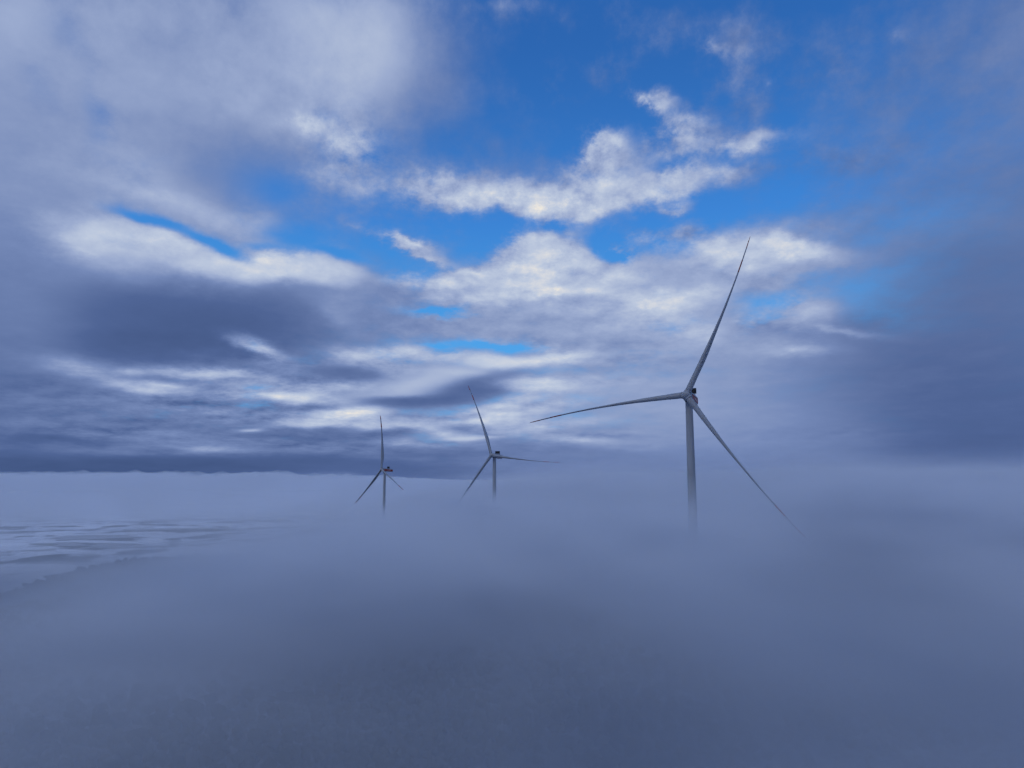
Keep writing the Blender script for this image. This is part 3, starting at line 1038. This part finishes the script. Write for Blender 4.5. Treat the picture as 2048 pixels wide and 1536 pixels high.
FOG_Z = -0.6
xs = np.concatenate([np.linspace(-1500, -300, 25)[:-1], np.linspace(-300, 400, 57)[:-1], np.linspace(400, 2200, 40)])
ys = np.concatenate([np.linspace(-500, 1200, 69)[:-1], np.linspace(1200, 3400, 45)])
v, f = slab('fog', xs, ys, lambda X, Y: fog_top(X, Y) + 3.6 + 34 * sstep(np.hypot(X, Y), 300, 800), -260.0)
mv = bpy.data.materials.new('drifting_fog')
mv.use_nodes = True
mv.node_tree.nodes.clear()
h = G(mv.node_tree)
oc = h.new('ShaderNodeTexCoord').outputs['Object']
x_, y_, z_ = h.sep(oc)
fl_ = h.comb(x_, y_, 0.0)
soft = h.math('MULTIPLY', h.math('LOGARITHM', h.math('ADD', 1.0, h.math('EXPONENT', h.math('MINIMUM', h.math('MULTIPLY', h.math('SUBTRACT', 30.0, x_), 1 / 40.0), 30.0))), math.e), 6.8)
soft = h.math('MULTIPLY', soft, h.math('MULTIPLY_ADD', h.smooth(h.vmath('LENGTH', fl_, out=1), 100.0, 380.0), 0.35, 0.65))
zt = h.math('MAXIMUM', h.math('SUBTRACT', FOG_Z, soft), -54.0)
zt = h.math('SUBTRACT', zt, h.math('MULTIPLY', h.math('SUBTRACT', 1.0, h.smooth(h.vmath('LENGTH', fl_, out=1), 60.0, 330.0)), 3.5))
wisp = h.vmath('MULTIPLY_ADD', h.noise(oc, 1 / 260, 0, 0.5, color=True), (130, 130, 30), h.vmath('MULTIPLY', oc, (0.8, 1, 2.6)))
na = h.noise(wisp, 1 / 170, 3, 0.55)
zt = h.math('ADD', zt, h.math('MULTIPLY', h.math('MULTIPLY', h.smooth(x_, 20.0, 320.0), h.smooth(y_, 420.0, 1300.0)), 14.0))
depth = h.math('ADD', h.math('SUBTRACT', zt, z_), h.math('MULTIPLY_ADD', na, 64.0, -29.0))
prof = h.math('POWER', h.math('MULTIPLY', depth, 1 / 32.0, clamp=True), 1.5)
left = h.smooth(x_, -230.0, -90.0)
dist = h.smooth(h.vmath('LENGTH', oc, out=1), 60.0, 350.0)
kl = h.math('MULTIPLY', h.math('SUBTRACT', 1.0, h.smooth(h.vmath('LENGTH', oc, out=1), 750.0, 1100.0)), K_LEFT)
kl = h.math('ADD', kl, h.math('MULTIPLY', h.math('SUBTRACT', 1.0, h.smooth(h.vmath('LENGTH', fl_, out=1), 110.0, 250.0)), K_NEAR - K_LEFT))
kr = h.math('MULTIPLY_ADD', dist, K_FAR - K_NEAR, K_NEAR)
kk = h.math('MULTIPLY_ADD', left, h.math('SUBTRACT', kr, kl), kl)
tail = h.math('MULTIPLY', h.math('EXPONENT', h.math('MULTIPLY', h.math('MINIMUM', depth, 0.0), 1 / 11.0)), 0.028)
tail = h.math('MULTIPLY', tail, h.smooth(h.vmath('LENGTH', fl_, out=1), 320.0, 900.0))
prof = h.math('ADD', prof, tail)
def blot(cx, cy, rx, ry):
    d = h.vmath('MULTIPLY', h.vmath('SUBTRACT', fl_, (cx, cy, 0)), (1 / rx, 1 / ry, 0))
    return h.math('POWER', 0.37, h.vmath('DOT_PRODUCT', d, d, out=1))


# a thicker swirl round the foot of the near tower, a thinner gap to the right of it
kk = h.math('MULTIPLY', kk, h.math('MULTIPLY_ADD', blot(66, 275, 22, 85), 0.8, h.math('MULTIPLY_ADD', blot(122, 280, 27, 100), -0.5, 1.0)))
# and a thin place low on the right, where the forest shows darkly
kk = h.math('MULTIPLY', kk, h.math('MULTIPLY_ADD', blot(64, 140, 44, 50), -0.6, 1.0))
dens = h.math('MULTIPLY', h.math('MULTIPLY', prof, kk), h.math('MULTIPLY_ADD', h.smooth(na, 0.33, 0.66), 1.7, 0.3))
vs_ = h.new('ShaderNodeVolumeScatter')
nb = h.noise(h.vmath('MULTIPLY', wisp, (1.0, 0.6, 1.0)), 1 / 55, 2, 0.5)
fcol = h.mixc(h.smooth(h.math('MULTIPLY_ADD', nb, 90.0, h.math('SUBTRACT', depth, 45.0)), 10.0, 78.0), FOG_COL, FOG_DEEP_SHADE)  # colour darkens with depth and billow noise, standing in for dimmer light below
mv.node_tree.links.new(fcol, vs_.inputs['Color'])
vs_.inputs['Anisotropy'].default_value = 0.0
mv.node_tree.links.new(dens, vs_.inputs['Density'])
mo = h.new('ShaderNodeOutputMaterial')
va_ = h.new('ShaderNodeVolumeAbsorption')
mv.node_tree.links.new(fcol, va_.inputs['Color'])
mv.node_tree.links.new(dens, va_.inputs['Density'])
ad_ = h.new('ShaderNodeAddShader')
mv.node_tree.links.new(vs_.outputs[0], ad_.inputs[0])
mv.node_tree.links.new(va_.outputs[0], ad_.inputs[1])
mv.node_tree.links.new(ad_.outputs[0], mo.inputs['Volume'])
mv.cycles.volume_step_rate = 0.075
mv.cycles.homogeneous_volume = False
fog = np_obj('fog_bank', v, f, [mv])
tag(fog, 'thick blue-grey fog bank swallowing the turbine towers', 'fog', kind='stuff')


def still(name, dens, colr):
    m = bpy.data.materials.new(name)
    m.use_nodes = True
    m.node_tree.nodes.clear()
    h = G(m.node_tree)
    s = h.new('ShaderNodeVolumeScatter')
    s.inputs['Color'].default_value = colr
    s.inputs['Density'].default_value = dens
    mo = h.new('ShaderNodeOutputMaterial')
    a = h.new('ShaderNodeVolumeAbsorption')
    a.inputs['Color'].default_value = colr
    a.inputs['Density'].default_value = dens
    d = h.new('ShaderNodeAddShader')
    m.node_tree.links.new(s.outputs[0], d.inputs[0])
    m.node_tree.links.new(a.outputs[0], d.inputs[1])
    m.node_tree.links.new(d.outputs[0], mo.inputs['Volume'])
    m.cycles.homogeneous_volume = True
    return m


def sea_top(X, Y):
    a = X / np.maximum(Y, 1)
    left = 1 - sstep(a, -0.33, -0.02)
    start = 5000 + fbm(X / 1500, Y * 0 + 2.2, 5, 3) * 1500
    rise = sstep(Y, start, start + 3400)
    crest = sstep(Y, 7000, 9000) * (1 - sstep(Y, 9800, 12500))
    top = -348 + rise * (300 + crest * (78 * left + 22))
    bump = fbm(X / 800, Y / 1100, 14, 5) * 85 + np.abs(fbm(X / 260, Y / 420, 44, 4)) * 120 + fbm(X / 140, Y / 260, 71, 3) * 90
    return np.maximum(top + bump * rise * (0.45 + 0.55 * left), -349)


xs = np.concatenate([np.linspace(-16000, -7500, 60)[:-1], np.linspace(-7500, 2500, 400)[:-1], np.linspace(2500, 16000, 90)])
ys = np.concatenate([np.linspace(4600, 12000, 190)[:-1], np.linspace(12000, 34000, 60)])
v, f = slab('sea', xs, ys, sea_top, -420.0)
sea = np_obj('fog_sea', v, f, [still('valley_fog', 0.002, SEA_COL)])
tag(sea, 'pale sea of fog filling the valley out to the horizon', 'fog', kind='stuff')

v, f = slab('haze', np.linspace(-16000, 14000, 60), np.linspace(1500, 9000, 40),
            lambda X, Y: -120 + fbm(X / 1500, Y / 1500, 8, 3) * 60, -430.0)
hz = np_obj('valley_haze', v, f, [still('thin_haze', 1.9e-4, SEA_COL)])
tag(hz, 'thin haze hanging over the snowy valley fields', 'haze', kind='stuff')


# ------------------------------------------------------------------ render settings
scene.view_settings.view_transform = 'Standard'
scene.view_settings.look = 'None'
scene.view_settings.exposure = 0
scene.view_settings.gamma = 1
scene.render.engine = 'CYCLES'
cy = scene.cycles
cy.max_bounces = 9
cy.diffuse_bounces = 3
cy.glossy_bounces = 2
cy.volume_bounces = 7
cy.transparent_max_bounces = 8
cy.volume_max_steps = 1024
cy.use_adaptive_sampling = True
cy.adaptive_threshold = 0.025
cy.adaptive_min_samples = 12
cy.use_denoising = True
try:
    cy.denoiser = 'OPENIMAGEDENOISE'
    cy.denoising_input_passes = 'RGB_ALBEDO_NORMAL'
except Exception:
    pass
